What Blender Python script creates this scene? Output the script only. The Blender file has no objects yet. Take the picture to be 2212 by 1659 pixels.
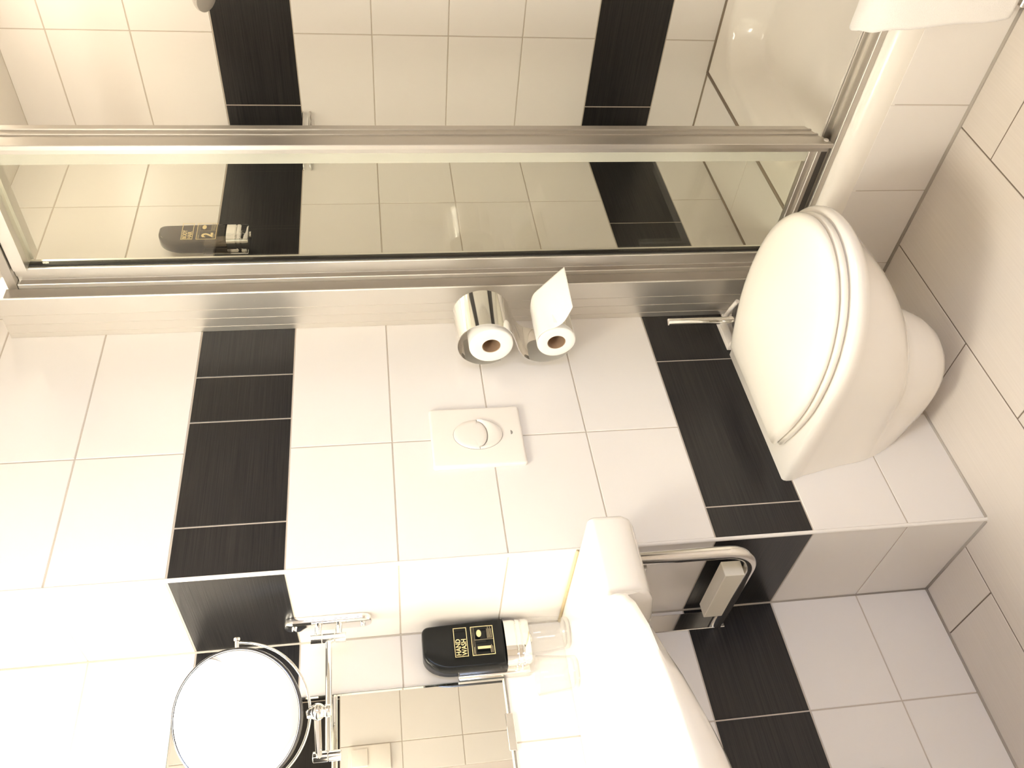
import bpy, bmesh, math, random
from mathutils import Vector, Matrix
random.seed(7)
S = bpy.context.scene
COL = S.collection

# ------------------------------------------------------------------ camera
cam_d = bpy.data.cameras.new('camera')
cam = bpy.data.objects.new('camera', cam_d)
COL.objects.link(cam)
R0 = Vector((-0.13401225, -0.08309781, -0.98748948))   # image right
R1 = Vector((-0.74128634, 0.66972921, 0.04424191))     # image down
R2 = Vector((0.65767415, 0.73794142, -0.15135119))     # forward
m = Matrix((R0, -R1, -R2)).transposed().to_4x4()
m.translation = Vector((-0.82268882, -1.40638984, 1.21943606))
cam.matrix_world = m
cam_d.sensor_fit = 'HORIZONTAL'
cam_d.sensor_width = 36.0
cam_d.lens = 36.0 * 1854.23 / 2212.0
cam_d.clip_start = 0.02
S.camera = cam

# ------------------------------------------------------------------ world, exposure
w = bpy.data.worlds.new('world')
S.world = w
w.use_nodes = True
w.node_tree.nodes['Background'].inputs[0].default_value = (0.75, 0.82, 1.0, 1)
w.node_tree.nodes['Background'].inputs[1].default_value = 0.15
S.view_settings.view_transform = 'Standard'
S.view_settings.look = 'None'
S.view_settings.gamma = 1.0
S.view_settings.use_curve_mapping = False
S.view_settings.exposure = 1.28
S.cycles.max_bounces = 20
S.cycles.diffuse_bounces = 10
S.cycles.glossy_bounces = 8
S.cycles.transparent_max_bounces = 24
CEIL_E = 26.0           # round ceiling lamp
SHOWER_FILL_E = 10.0        # fill light added over the shower
LAMP_E = 9.5          # opal lamp over the basin mirror
LAMP_C = (1.0, 0.95, 0.80)
WIN_E = 5.5            # daylight window in the hall
CEIL_C = (1.0, 0.955, 0.81)
WIN_C = (0.62, 0.74, 1.0)

# ------------------------------------------------------------------ measures
p, h = 0.1755, 0.205
ZC = 2.145
D = 0.2865
XR = 1.433
XP = 0.6336
YF = -1.0
XL = -1.05
ZR = 0.231

# ------------------------------------------------------------------ materials
def mat(name, col, rough=0.5, metal=0.0, spec=0.5, coat=0.0, trans=0.0, ior=1.45, emit=None, estr=0.0, streak=None, bump=None, sheen=0.0):
    M = bpy.data.materials.new(name)
    M.use_nodes = True
    nt = M.node_tree
    b = nt.nodes['Principled BSDF']
    b.inputs['Base Color'].default_value = (*col, 1)
    b.inputs['Roughness'].default_value = rough
    b.inputs['Metallic'].default_value = metal
    b.inputs['Specular IOR Level'].default_value = spec
    b.inputs['Coat Weight'].default_value = coat
    b.inputs['Coat Roughness'].default_value = 0.08
    b.inputs['Transmission Weight'].default_value = trans
    b.inputs['IOR'].default_value = ior
    b.inputs['Sheen Weight'].default_value = sheen
    if emit:
        b.inputs['Emission Color'].default_value = (*emit, 1)
        b.inputs['Emission Strength'].default_value = estr
    if streak:                      # (scale xyz, colour a, colour b, bump strength)
        sc, ca, cb, bs = streak
        tc = nt.nodes.new('ShaderNodeTexCoord')
        mp = nt.nodes.new('ShaderNodeMapping')
        mp.inputs['Scale'].default_value = sc
        nz = nt.nodes.new('ShaderNodeTexNoise')
        nz.inputs['Scale'].default_value = 1.0
        nz.inputs['Detail'].default_value = 3.0
        rp = nt.nodes.new('ShaderNodeMapRange')
        rp.inputs['From Min'].default_value = 0.3
        rp.inputs['From Max'].default_value = 0.7
        mx = nt.nodes.new('ShaderNodeMix')
        mx.data_type = 'RGBA'
        mx.inputs[6].default_value = (*ca, 1)
        mx.inputs[7].default_value = (*cb, 1)
        nt.links.new(tc.outputs['Object'], mp.inputs['Vector'])
        nt.links.new(mp.outputs['Vector'], nz.inputs['Vector'])
        nt.links.new(nz.outputs['Fac'], rp.inputs['Value'])
        nt.links.new(rp.outputs['Result'], mx.inputs[0])
        nt.links.new(mx.outputs[2], b.inputs['Base Color'])
        if bs:
            bp = nt.nodes.new('ShaderNodeBump')
            bp.inputs['Strength'].default_value = bs
            bp.inputs['Distance'].default_value = 0.001
            nt.links.new(nz.outputs['Fac'], bp.inputs['Height'])
            nt.links.new(bp.outputs['Normal'], b.inputs['Normal'])
    if bump:                        # (scale, strength, distance)
        tc = nt.nodes.new('ShaderNodeTexCoord')
        nz = nt.nodes.new('ShaderNodeTexNoise')
        nz.inputs['Scale'].default_value = bump[0]
        nz.inputs['Detail'].default_value = 4.0
        bp = nt.nodes.new('ShaderNodeBump')
        bp.inputs['Strength'].default_value = bump[1]
        bp.inputs['Distance'].default_value = bump[2]
        nt.links.new(tc.outputs['Object'], nz.inputs['Vector'])
        nt.links.new(nz.outputs['Fac'], bp.inputs['Height'])
        nt.links.new(bp.outputs['Normal'], b.inputs['Normal'])
    return M

def thin_glass(name, tint):
    M = bpy.data.materials.new(name)
    M.use_nodes = True
    nt = M.node_tree
    for n in list(nt.nodes):
        nt.nodes.remove(n)
    out = nt.nodes.new('ShaderNodeOutputMaterial')
    tr = nt.nodes.new('ShaderNodeBsdfTransparent')
    tr.inputs['Color'].default_value = (*tint, 1)
    gl = nt.nodes.new('ShaderNodeBsdfGlossy')
    gl.inputs['Roughness'].default_value = 0.0
    lw = nt.nodes.new('ShaderNodeLayerWeight')
    lw.inputs['Blend'].default_value = 0.5
    pw = nt.nodes.new('ShaderNodeMath')
    pw.operation = 'POWER'
    pw.inputs[1].default_value = 4.5
    fr = nt.nodes.new('ShaderNodeMath')
    fr.operation = 'MULTIPLY_ADD'
    fr.inputs[1].default_value = 0.85
    fr.inputs[2].default_value = 0.04
    nt.links.new(lw.outputs['Facing'], pw.inputs[0])
    nt.links.new(pw.outputs[0], fr.inputs[0])
    mx = nt.nodes.new('ShaderNodeMixShader')
    nt.links.new(fr.outputs[0], mx.inputs[0])
    nt.links.new(tr.outputs[0], mx.inputs[1])
    nt.links.new(gl.outputs[0], mx.inputs[2])
    nt.links.new(mx.outputs[0], out.inputs['Surface'])
    return M

WHITE_T = mat('white_tile', (0.80, 0.77, 0.735), 0.22, spec=0.45, streak=((2, 2, 2), (0.79, 0.757, 0.725), (0.81, 0.777, 0.745), 0.0))
DARK_T = mat('dark_tile', (0.02, 0.018, 0.018), 0.28, spec=0.4, streak=((6, 6, 420), (0.012, 0.0115, 0.013), (0.030, 0.027, 0.026), 0.25))
GROUT = mat('grout', (0.52, 0.46, 0.40), 0.9)
GROUT_F = mat('floor_grout', (0.20, 0.16, 0.125), 0.9)
FLOOR_T = mat('floor_tile', (0.71, 0.655, 0.595), 0.38, spec=0.4, streak=((3, 260, 3), (0.70, 0.645, 0.585), (0.73, 0.675, 0.615), 0.05))
SILICONE = mat('silicone', (0.42, 0.38, 0.33), 0.5)
TRIM = mat('trim_plastic', (0.80, 0.77, 0.73), 0.3)
CEIL = mat('ceiling_paint', (0.86, 0.83, 0.78), 0.8)
HALL = mat('hall_paint', (0.70, 0.64, 0.56), 0.8)
CERAMIC = mat('ceramic', (0.86, 0.82, 0.76), 0.10, spec=0.5, coat=0.3)
SEAT = mat('seat_plastic', (0.88, 0.84, 0.76), 0.22, spec=0.5)
PLASTIC = mat('white_plastic', (0.84, 0.79, 0.73), 0.3)
PLASTIC_D = mat('white_plastic_button', (0.82, 0.77, 0.71), 0.25)
CHROME = mat('chrome', (0.86, 0.85, 0.83), 0.06, metal=1.0)
CHROME_S = mat('chrome_soft', (0.74, 0.72, 0.69), 0.16, metal=1.0)
ALU = mat('satin_aluminium', (0.62, 0.59, 0.545), 0.40, metal=1.0)
RIM = mat('rim_chrome', (0.13, 0.13, 0.14), 0.22, metal=1.0)
ALU_P = mat('brushed_aluminium_post', (0.82, 0.79, 0.74), 0.50, metal=1.0)
SIL_D = mat('brown_silicone', (0.27, 0.215, 0.165), 0.5)
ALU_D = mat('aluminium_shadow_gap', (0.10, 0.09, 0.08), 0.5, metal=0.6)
ALU_L = mat('aluminium_bright', (0.87, 0.845, 0.80), 0.46, metal=1.0)
STEP_SHADE = mat('step_shade_grey', (0.30, 0.265, 0.23), 0.45)  # shade of the frame's step faces, put into the colour
RUBBER = mat('black_seal', (0.012, 0.010, 0.009), 0.5)
GLASS = thin_glass('door_glass', (0.965, 0.975, 0.935))
PVC = mat('clear_seal_strip', (0.78, 0.78, 0.68), 0.25, trans=0.5)
TUMBLER = thin_glass('tumbler_glass', (0.99, 0.99, 0.985))
PAPER = mat('toilet_paper', (0.90, 0.88, 0.84), 0.95, bump=(600, 0.3, 0.0004))
CARD = mat('cardboard', (0.36, 0.24, 0.15), 0.9)
CLOTH = mat('towel_cloth', (0.93, 0.91, 0.89), 0.95, sheen=0.4, bump=(900, 0.8, 0.0012))
MIRROR = mat('mirror_silver', (0.88, 0.87, 0.83), 0.0, metal=1.0)
MIRROR_EDGE = mat('mirror_edge', (0.35, 0.36, 0.33), 0.2, metal=0.6)
BOTTLE = mat('black_bottle', (0.005, 0.006, 0.006), 0.24, spec=0.35)
GOLD = mat('gold_print', (0.80, 0.66, 0.36), 0.35, metal=0.6)
GOLD_D = mat('faded_gold_print', (0.40, 0.34, 0.22), 0.45, metal=0.4)
HOLE = mat('dark_hole', (0.03, 0.025, 0.02), 0.7)
DARKP = mat('dark_plastic', (0.045, 0.038, 0.035), 0.35)
GREYM = mat('grey_mark', (0.30, 0.28, 0.26), 0.5)
SHOWERG = mat('grey_shower_plastic', (0.42, 0.39, 0.36), 0.3)
CEIL_M = mat('opal_ceiling_lamp', (0.9, 0.9, 0.88), 0.4, emit=CEIL_C, estr=CEIL_E)
WIN_M = mat('daylight_pane', (0.4, 0.5, 0.7), 0.4, emit=WIN_C, estr=WIN_E)
LAMP_M = mat('opal_wall_lamp', (0.9, 0.9, 0.88), 0.4, emit=LAMP_C, estr=LAMP_E)
SHOWER_FILL_M = mat('shower_fill_light', (0.9, 0.9, 0.88), 0.4, emit=(1.0, 0.86, 0.66), estr=SHOWER_FILL_E)
SMOKE = thin_glass('smoky_bottle', (0.40, 0.37, 0.33))

# ------------------------------------------------------------------ helpers
def link(name, bm, mats, parent=None, smooth=False, autos=None, loc=None):
    me = bpy.data.meshes.new(name)
    bmesh.ops.remove_doubles(bm, verts=bm.verts, dist=1e-6)
    bmesh.ops.recalc_face_normals(bm, faces=bm.faces)
    bm.to_mesh(me)
    bm.free()
    for mm in (mats if isinstance(mats, (list, tuple)) else [mats]):
        me.materials.append(mm)
    if smooth:
        me.shade_smooth()
        if autos is not None:
            me.set_sharp_from_angle(angle=math.radians(autos))
    o = bpy.data.objects.new(name, me)
    COL.objects.link(o)
    if parent:
        par_loc = Vector(parent.location)
        pp = parent.parent
        while pp:
            par_loc += Vector(pp.location)
            pp = pp.parent
        for v in me.vertices:
            v.co -= par_loc
        o.parent = parent
    elif loc is not None:
        L = Vector(loc)
        for v in me.vertices:
            v.co -= L
        o.location = L
    return o

def thing(name, label, cat, loc, group=None):
    o = bpy.data.objects.new(name, None)
    COL.objects.link(o)
    o.location = loc
    o.empty_display_size = 0.05
    o['label'] = label
    o['category'] = cat
    if group:
        o['group'] = group
    return o

def tag(o, label, cat, group=None):
    o['label'] = label
    o['category'] = cat
    if group:
        o['group'] = group
    return o

def struct(o):
    o['kind'] = 'structure'
    return o

def box(bm, x0, x1, y0, y1, z0, z1, bev=0.0, seg=2, mi=0):
    vs = [bm.verts.new((x, y, z)) for x in (x0, x1) for y in (y0, y1) for z in (z0, z1)]
    idx = [(0, 1, 3, 2), (4, 6, 7, 5), (0, 4, 5, 1), (2, 3, 7, 6), (0, 2, 6, 4), (1, 5, 7, 3)]
    fs = []
    for f in idx:
        ff = bm.faces.new([vs[i] for i in f])
        ff.material_index = mi
        fs.append(ff)
    if bev:
        es = list({e for f in fs for e in f.edges})
        bmesh.ops.bevel(bm, geom=es, offset=bev, segments=seg, profile=0.6, affect='EDGES')
    return fs

def loft(bm, rings, closed=True, cap0=True, cap1=True, mi=0):
    vr = [[bm.verts.new(c) for c in r] for r in rings]
    n = len(rings[0])
    for a, b in zip(vr[:-1], vr[1:]):
        for i in range(n if closed else n - 1):
            j = (i + 1) % n
            f = bm.faces.new((a[i], a[j], b[j], b[i]))
            f.material_index = mi
    if cap0:
        bm.faces.new(vr[0]).material_index = mi
    if cap1:
        bm.faces.new(vr[-1][::-1]).material_index = mi
    return vr

def frame_of(d):
    d = Vector(d).normalized()
    a = Vector((0, 0, 1)) if abs(d.z) < 0.9 else Vector((1, 0, 0))
    u = d.cross(a).normalized()
    return u, d.cross(u).normalized()

def tube(bm, pts, r, n=16, cap=True, mi=0):
    pts = [Vector(q) for q in pts]
    rr = r if isinstance(r, (list, tuple)) else [r] * len(pts)
    rings = []
    u = None
    for i, q in enumerate(pts):
        d = (pts[min(i + 1, len(pts) - 1)] - pts[max(i - 1, 0)]).normalized()
        if u is None:
            u, v = frame_of(d)
        else:
            u = (u - d * u.dot(d)).normalized()
            v = d.cross(u).normalized()
        rings.append([q + (u * math.cos(2 * math.pi * k / n) + v * math.sin(2 * math.pi * k / n)) * rr[i] for k in range(n)])
    loft(bm, rings, True, cap, cap, mi)

def cyl(bm, a, b, r, n=32, bev=0.0, mi=0):
    a = Vector(a); b = Vector(b)
    d = (b - a).normalized()
    if bev:
        tube(bm, [a, a + d * 1e-5, a + d * bev, b - d * bev, b - d * 1e-5, b], [r - bev, r - bev * 0.9, r, r, r - bev * 0.9, r - bev], n, True, mi)
    else:
        tube(bm, [a, b], r, n, True, mi)

def ringtube(bm, c, u, v, R, r, a0, a1, n=64, k=10, mi=0):
    c = Vector(c); u = Vector(u); v = Vector(v)
    full = abs(a1 - a0) >= 2 * math.pi - 1e-6
    w = u.cross(v).normalized()
    rings = []
    for i in range(n + (0 if full else 1)):
        a = a0 + (a1 - a0) * i / n
        e = u * math.cos(a) + v * math.sin(a)
        rings.append([c + e * (R + r * math.cos(t)) + w * (r * math.sin(t)) for t in [2 * math.pi * q / k for q in range(k)]])
    if full:
        vr = [[bm.verts.new(q) for q in rg] for rg in rings]
        for i in range(n):
            A, B = vr[i], vr[(i + 1) % n]
            for j in range(k):
                bm.faces.new((A[j], A[(j + 1) % k], B[(j + 1) % k], B[j])).material_index = mi
    else:
        loft(bm, rings, True, True, True, mi)

def prism(bm, poly, lo, hi, axis, mi=0):
    """extrude a 2-D polygon; axis 'z': poly is (x,y), 'y': (x,z), 'x': (y,z)"""
    def P(q, t):
        return {'z': (q[0], q[1], t), 'y': (q[0], t, q[1]), 'x': (t, q[0], q[1])}[axis]
    loft(bm, [[P(q, lo) for q in poly], [P(q, hi) for q in poly]], True, True, True, mi)

def smooth01(t):
    t = max(0.0, min(1.0, t))
    return t * t * (3 - 2 * t)

def lerp(a, b, t):
    return a + (b - a) * t

def interp(xs, ys, x):
    if x <= xs[0]:
        return ys[0]
    for i in range(len(xs) - 1):
        if x <= xs[i + 1]:
            return lerp(ys[i], ys[i + 1], (x - xs[i]) / (xs[i + 1] - xs[i]))
    return ys[-1]

# ------------------------------------------------------------------ tiled surfaces
def tiles(bm, f, rects, gap=0.0026, up=0.0012, ch=0.0009):
    """f(u, v, n) -> point; rects (u0, u1, v0, v1, material index); the tile face lies at n = 0"""
    g = gap / 2
    for (u0, u1, v0, v1, mi) in rects:
        if u1 - u0 < 0.006 or v1 - v0 < 0.006:
            continue
        a, b, c, d = u0 + g, u1 - g, v0 + g, v1 - g
        o = [bm.verts.new(f(*q, -up)) for q in ((a, c), (b, c), (b, d), (a, d))]
        t = [bm.verts.new(f(*q, 0.0)) for q in ((a + ch, c + ch), (b - ch, c + ch), (b - ch, d - ch), (a + ch, d - ch))]
        bm.faces.new(t).material_index = mi
        for i in range(4):
            j = (i + 1) % 4
            bm.faces.new((o[i], o[j], t[j], t[i])).material_index = mi

def slab(bm, f, u0, u1, v0, v1, n0=-0.0011, n1=-0.06, mi=0):
    q = [bm.verts.new(f(a, b, n)) for n in (n0, n1) for a, b in ((u0, v0), (u1, v0), (u1, v1), (u0, v1))]
    for idx in ((0, 1, 2, 3), (4, 5, 6, 7), (0, 1, 5, 4), (1, 2, 6, 5), (2, 3, 7, 6), (3, 0, 4, 7)):
        bm.faces.new([q[i] for i in idx]).material_index = mi

ROWS = [0.0] + [p + k * h for k in range(0, 10)] + [ZC]
LOW, HIGH = 2, 7            # ROWS index of the two dark bands

def wall_rects(white, low, high):
    rs = []
    for i in range(len(ROWS) - 1):
        js = low if i == LOW else high if i == HIGH else white
        for a, b in zip(js[:-1], js[1:]):
            rs.append((a, b, ROWS[i], ROWS[i + 1], 2 if i in (LOW, HIGH) else 1))
    return rs

def tiled_wall(name, f, white, low, high, thick=0.06, u0=None, u1=None):
    bm = bmesh.new()
    slab(bm, f, white[0] if u0 is None else u0, white[-1] if u1 is None else u1, 0, ZC, n1=-thick)
    tiles(bm, f, wall_rects(white, low, high))
    o = link(name, bm, [GROUT, WHITE_T, DARK_T])
    return struct(o)

# back wall behind toilet and shower (y = 0), the boxed-in cistern stands in front of the basin wall
tiled_wall('wall_back', lambda u, v, n: (u, -n, v),
           [0.004, 0.2848, 0.6915, 1.1015, XR],
           [0.004, 0.0762, 0.4805, 0.6915, 1.0, 1.31, XR],
           [0.004, 0.1097, 0.3633, 0.4891, 0.78, 1.31, XR], thick=0.28)
tiled_wall('wall_side', lambda u, v, n: (-n, u, v), [0.004, D], [0.004, D], [0.004, D], thick=0.05, u1=D)
tiled_wall('wall_basin', lambda u, v, n: (u, D - n, v),
           [XL, -0.655, -0.2447, 0.0], [XL, -0.655, -0.2447, 0.0], [XL, -0.655, -0.2447, 0.0], thick=0.08)
tiled_wall('wall_right', lambda u, v, n: (XR - n, u, v),
           [YF, -0.7146, -0.3046, 0.0], [YF, -0.505, -0.0953, 0.0], [YF, -0.505, -0.0953, 0.0], thick=0.06)
tiled_wall('wall_left', lambda u, v, n: (XL + n, u, v),
           [-1.1, -0.54, -0.13, D], [-1.1, -0.54, -0.13, D], [-1.1, -0.54, -0.13, D], thick=0.06)
tiled_wall('wall_front', lambda u, v, n: (u, YF + n, v),
           [0.135, 0.235, 0.645, 1.055, XR], [0.135, 0.235, 0.645, 1.055, XR], [0.135, 0.40, 0.81, 1.22, XR], thick=0.09)

# corner trim and silicone joints
bm = bmesh.new()
rg = []
for zz in (0.0, ZC):
    ring = [(0.0045, -0.0012, zz)]
    for k in range(7):
        a = math.radians(270 - 90 * k / 6)
        ring.append((0.0035 + 0.0050 * math.cos(a), 0.0035 + 0.0050 * math.sin(a), zz))
    ring += [(-0.0012, 0.0045, zz), (0.0045, 0.0045, zz)]
    rg.append(ring)
loft(bm, rg)
struct(link('trim_1', bm, TRIM, smooth=True, autos=40))
bm = bmesh.new()
def joint(bm, a, b, r=0.0035):
    tube(bm, [a, b], r, 8)
joint(bm, (0.0, D, 0), (0.0, D, ZC), 0.003)
joint(bm, (0.005, 0, 0.0), (0.63, 0, 0.0), 0.004)
joint(bm, (0, 0.005, 0.0), (0, D, 0.0), 0.004)
joint(bm, (XL, D, 0.0), (0, D, 0.0), 0.004)
joint(bm, (0.63, 0.0, 0.0), (0.63, YF, 0.0), 0.005)
joint(bm, (XR, 0, ZR), (XR, 0, ZC), 0.0025)
struct(link('trim_2', bm, SILICONE, smooth=True))
bm = bmesh.new()
joint(bm, (0.70, -0.0, ZR), (XR, -0.0, ZR), 0.004)
joint(bm, (0.70, -0.208, ZR), (XR, -0.208, ZR), 0.005)
joint(bm, (XR, -0.208, ZR), (XR, YF, ZR), 0.005)
joint(bm, (XR, -0.0, ZR), (XR, -0.208, ZR), 0.004)
struct(link('trim_3', bm, SIL_D, smooth=True))

# floor
bm = bmesh.new()
fx, fy = 0.62, 0.3113
f = lambda u, v, n: (u, v, n)
slab(bm, f, -1.3, 1.55, -2.62, 0.36, n1=-0.08)
rects = []
rows = {0: 0.508, 1: 0.2994, 2: 0.0853, 3: -0.127}
yy0 = 0.1007
x_lim = (-1.3, 0.66)
for k in range(-1, 9):
    y1 = yy0 - fy * (k) + fy
    y0 = y1 - fy
    off = 0.508 - 0.2075 * (k)
    xs = [off + fx * q for q in range(-8, 8)]
    for a in xs:
        a0, a1 = max(a, x_lim[0]), min(a + fx, x_lim[1])
        c0, c1 = max(y0, -2.6), min(y1, D)
        if a1 > a0 and c1 > c0:
            rects.append((a0, a1, c0, c1, 1))
tiles(bm, f, rects, gap=0.0028)
struct(link('floor', bm, [GROUT_F, FLOOR_T]))

# ceiling, hall
bm = bmesh.new()
box(bm, -1.12, 1.5, -2.62, 0.37, ZC, ZC + 0.05)
struct(link('ceiling', bm, CEIL))
bm = bmesh.new()
box(bm, XL - 0.06, XL, -2.62, -1.1, 0, ZC)
struct(link('wall_hall_left', bm, HALL))
bm = bmesh.new()
box(bm, 0.40, 0.46, -2.62, -1.09, 0, ZC)
struct(link('wall_hall_right', bm, HALL))
bm = bmesh.new()
box(bm, XL, -0.75, -2.58, -2.5, 0, ZC)
box(bm, -0.25, 0.40, -2.58, -2.5, 0, ZC)
box(bm, -0.75, -0.25, -2.58, -2.5, 0, 0.9)
box(bm, -0.75, -0.25, -2.58, -2.5, 1.9, ZC)
struct(link('wall_behind', bm, HALL))
bm = bmesh.new()
box(bm, -0.75, -0.25, -2.57, -2.56, 0.9, 1.9)
wn = struct(link('window_1', bm, WIN_M))
bm = bmesh.new()
for a in ((-0.75, -0.71, 0.9, 1.9), (-0.29, -0.25, 0.9, 1.9), (-0.71, -0.29, 0.9, 0.94), (-0.71, -0.29, 1.86, 1.9), (-0.71, -0.29, 1.36, 1.40)):
    box(bm, a[0], a[1], -2.555, -2.50, a[2], a[3])
link('window_frame', bm, PLASTIC, wn)

# ------------------------------------------------------------------ lamps
LX, LY = -0.75, -0.70
t = thing('ceiling_lamp', 'round white glowing ceiling lamp, mirrored in the magnifying mirror', 'lamp', (LX, LY, ZC))
bm = bmesh.new(); cyl(bm, (LX, LY, ZC - 0.001), (LX, LY, ZC - 0.016), 0.195, 64, 0.004); link('lamp_base', bm, CHROME_S, t, True, 40)
bm = bmesh.new()
rg = []
for k in range(13):
    a = math.radians(90 * k / 12)
    r_ = max(0.185 * math.cos(a), 0.002)
    rg.append([(LX + r_ * math.cos(2 * math.pi * q / 64), LY + r_ * math.sin(2 * math.pi * q / 64), ZC - 0.016 - 0.085 * math.sin(a)) for q in range(64)])
loft(bm, rg)
link('lamp_shade', bm, CEIL_M, t, True, 80)

t = thing('wall_lamp', 'long white glowing opal lamp on the wall above the basin mirror', 'lamp', (-0.565, 0.28, 1.85))
bm = bmesh.new(); box(bm, -0.85, -0.285, 0.262, 0.2853, 1.805, 1.895, 0.003); link('lamp_base', bm, CHROME_S, t)
bm = bmesh.new(); box(bm, -0.845, -0.29, 0.165, 0.262, 1.815, 1.885, 0.02, 4); link('lamp_shade', bm, LAMP_M, t, True, 50)
t = thing('ceiling_lamp', 'small round white fill light added above the shower tray', 'lamp', (1.08, -0.50, ZC))  # unseen lamp added to brighten the shower
bm = bmesh.new(); cyl(bm, (1.08, -0.50, ZC - 0.001), (1.08, -0.50, ZC - 0.012), 0.125, 40, 0.003); link('lamp_base', bm, CHROME_S, t, True, 40)  # base and shade of the added shower fill light
bm = bmesh.new(); cyl(bm, (1.08, -0.50, ZC - 0.012), (1.08, -0.50, ZC - 0.03), 0.115, 40, 0.006); link('lamp_shade', bm, SHOWER_FILL_M, t, True, 60)

# ------------------------------------------------------------------ shower tray, ledge, skirt
bm = bmesh.new()
nx, ny = 60, 64
X0, X1, Y0, Y1 = 0.645, XR - 0.001, YF + 0.001, -0.209
def tray_z(x, y):
    # signed distance into a rounded rectangle (the basin of the tray)
    cx, cy = (0.745 + 1.375) / 2, (-0.955 - 0.265) / 2
    hx, hy, r = (1.375 - 0.745) / 2, (0.955 - 0.265) / 2, 0.16
    qx, qy = abs(x - cx) - (hx - r), abs(y - cy) - (hy - r)
    d = math.hypot(max(qx, 0), max(qy, 0)) + min(max(qx, qy), 0) - r
    return ZR - 0.075 * smooth01(-d / 0.075) - 0.01 * smooth01(-d / 0.3)
def spaced(a, b, n):
    return [a + (b - a) * i / n for i in range(n + 1)]
def edge_prof(y0, y1):
    pass
xs = [0.66, 0.69, 0.72] + spaced(0.735, X1, nx)
prof = [(0.75, 0.12), (0.634, 0.12), (0.6305, 0.1795), (0.6290, 0.192), (0.6300, 0.205), (0.6335, 0.217), (0.640, 0.2255), (0.649, 0.2305)]
ys = spaced(Y0, Y1, ny)
grid = []
for y in ys:
    row = [bm.verts.new((a, y, b)) for a, b in prof] + [bm.verts.new((x, y, tray_z(x, y))) for x in xs] + [bm.verts.new((X1, y, 0.12))]
    grid.append(row)
for a, b in zip(grid[:-1], grid[1:]):
    for i in range(len(a)):
        j = (i + 1) % len(a)
        bm.faces.new((a[i], a[j], b[j], b[i]))
bm.faces.new(grid[0]); bm.faces.new(grid[-1][::-1])
# rim running on to the back wall, in front of the ledge
rows2 = []
for y in (Y1 + 0.0002, -0.001):
    rows2.append([(a, y, b) for a, b in prof[2:]] + [(0.705, y, ZR), (0.705, y, 0.1795)])
loft(bm, rows2)
tray = tag(link('shower_tray', bm, CERAMIC, smooth=True, autos=50), 'white glossy shower tray with a rounded rim above the tiled skirt', 'shower tray')
bm = bmesh.new()
cyl(bm, (1.08, -0.78, 0.1455), (1.08, -0.78, 0.1485), 0.045, 40, 0.003)
link('drain_cover', bm, CHROME_S, tray, True, 40)

bm = bmesh.new()
f = lambda u, v, n: (u, v, ZR + n)
slab(bm, f, 0.706, XR, -0.208, 0.0, n1=-0.12)
tiles(bm, f, [(0.706, 1.0337, -0.208, -0.002, 1), (1.0337, XR, -0.208, -0.002, 1)])
struct(link('wall_ledge', bm, [GROUT, WHITE_T]))

bm = bmesh.new()
f = lambda u, v, n: (0.63 - n, u, v)
slab(bm, f, YF, -0.001, 0, 0.1785, n1=-0.05)
js = [YF, -0.9857, -0.7776, -0.5695, -0.3614, -0.1533, -0.002]
tiles(bm, f, [(a, b, 0.0, 0.1795, 1) for a, b in zip(js[:-1], js[1:])], gap=0.002)
struct(link('wall_skirt', bm, [GROUT, WHITE_T]))

# ------------------------------------------------------------------ shower door
door = thing('shower_door', 'clear glass shower door in a ribbed satin aluminium frame on the tray rim', 'shower door', (0.68, -0.25, ZR))
GZ0, GZ1 = 0.285, 1.935
# wall post with fine grooves in its broad face
bm = bmesh.new()
def groove(y, d=0.0012, w=0.0011):
    return [(0.63, y + w), (0.63 + d, y + w * 0.5), (0.63 + d, y - w * 0.5), (0.63, y - w)]
poly = [(0.70, -0.0005), (0.63, -0.0005)] + groove(-0.015) + groove(-0.040) + groove(-0.066) + [(0.63, -0.1115), (0.6312, -0.1142), (0.70, -0.1142)]
prism(bm, poly, 0.2335, 2.01, 'z')
link('wall_post', bm, ALU_P, door)
bm = bmesh.new()
poly = [(0.70, -0.1144), (0.66, -0.1144), (0.6600, -0.1250), (0.6606, -0.1262), (0.674, -0.1262), (0.675, -0.1272), (0.675, -0.1375),
        (0.6765, -0.1378), (0.6765, -0.1396), (0.6715, -0.1400), (0.6712, -0.1585), (0.672, -0.160), (0.70, -0.160)]
prism(bm, poly, 0.247, 1.965, 'z')
link('fixed_stile', bm, ALU_L, door)
bm = bmesh.new()
box(bm, 0.678, 0.690, -0.1635, -0.1602, 0.262, GZ1)
link('seal', bm, RUBBER, door)
bm = bmesh.new()
box(bm, 0.682, 0.688, -0.437, -0.1637, 0.284, GZ1)
link('glass_pane', bm, GLASS, door)
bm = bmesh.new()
box(bm, 0.6325, 0.6592, -0.1152, -0.1143, 0.247, 1.99)  # dark strips paint the shade on the stepped frame faces
link('step_shade_strip', bm, STEP_SHADE, door)
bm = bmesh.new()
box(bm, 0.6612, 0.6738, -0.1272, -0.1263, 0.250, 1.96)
link('step_shade_strip', bm, STEP_SHADE, door)
bm = bmesh.new()
box(bm, 0.6805, 0.6815, -0.434, -0.406, 0.284, GZ1)
link('seal_strip', bm, PVC, door)
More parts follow.
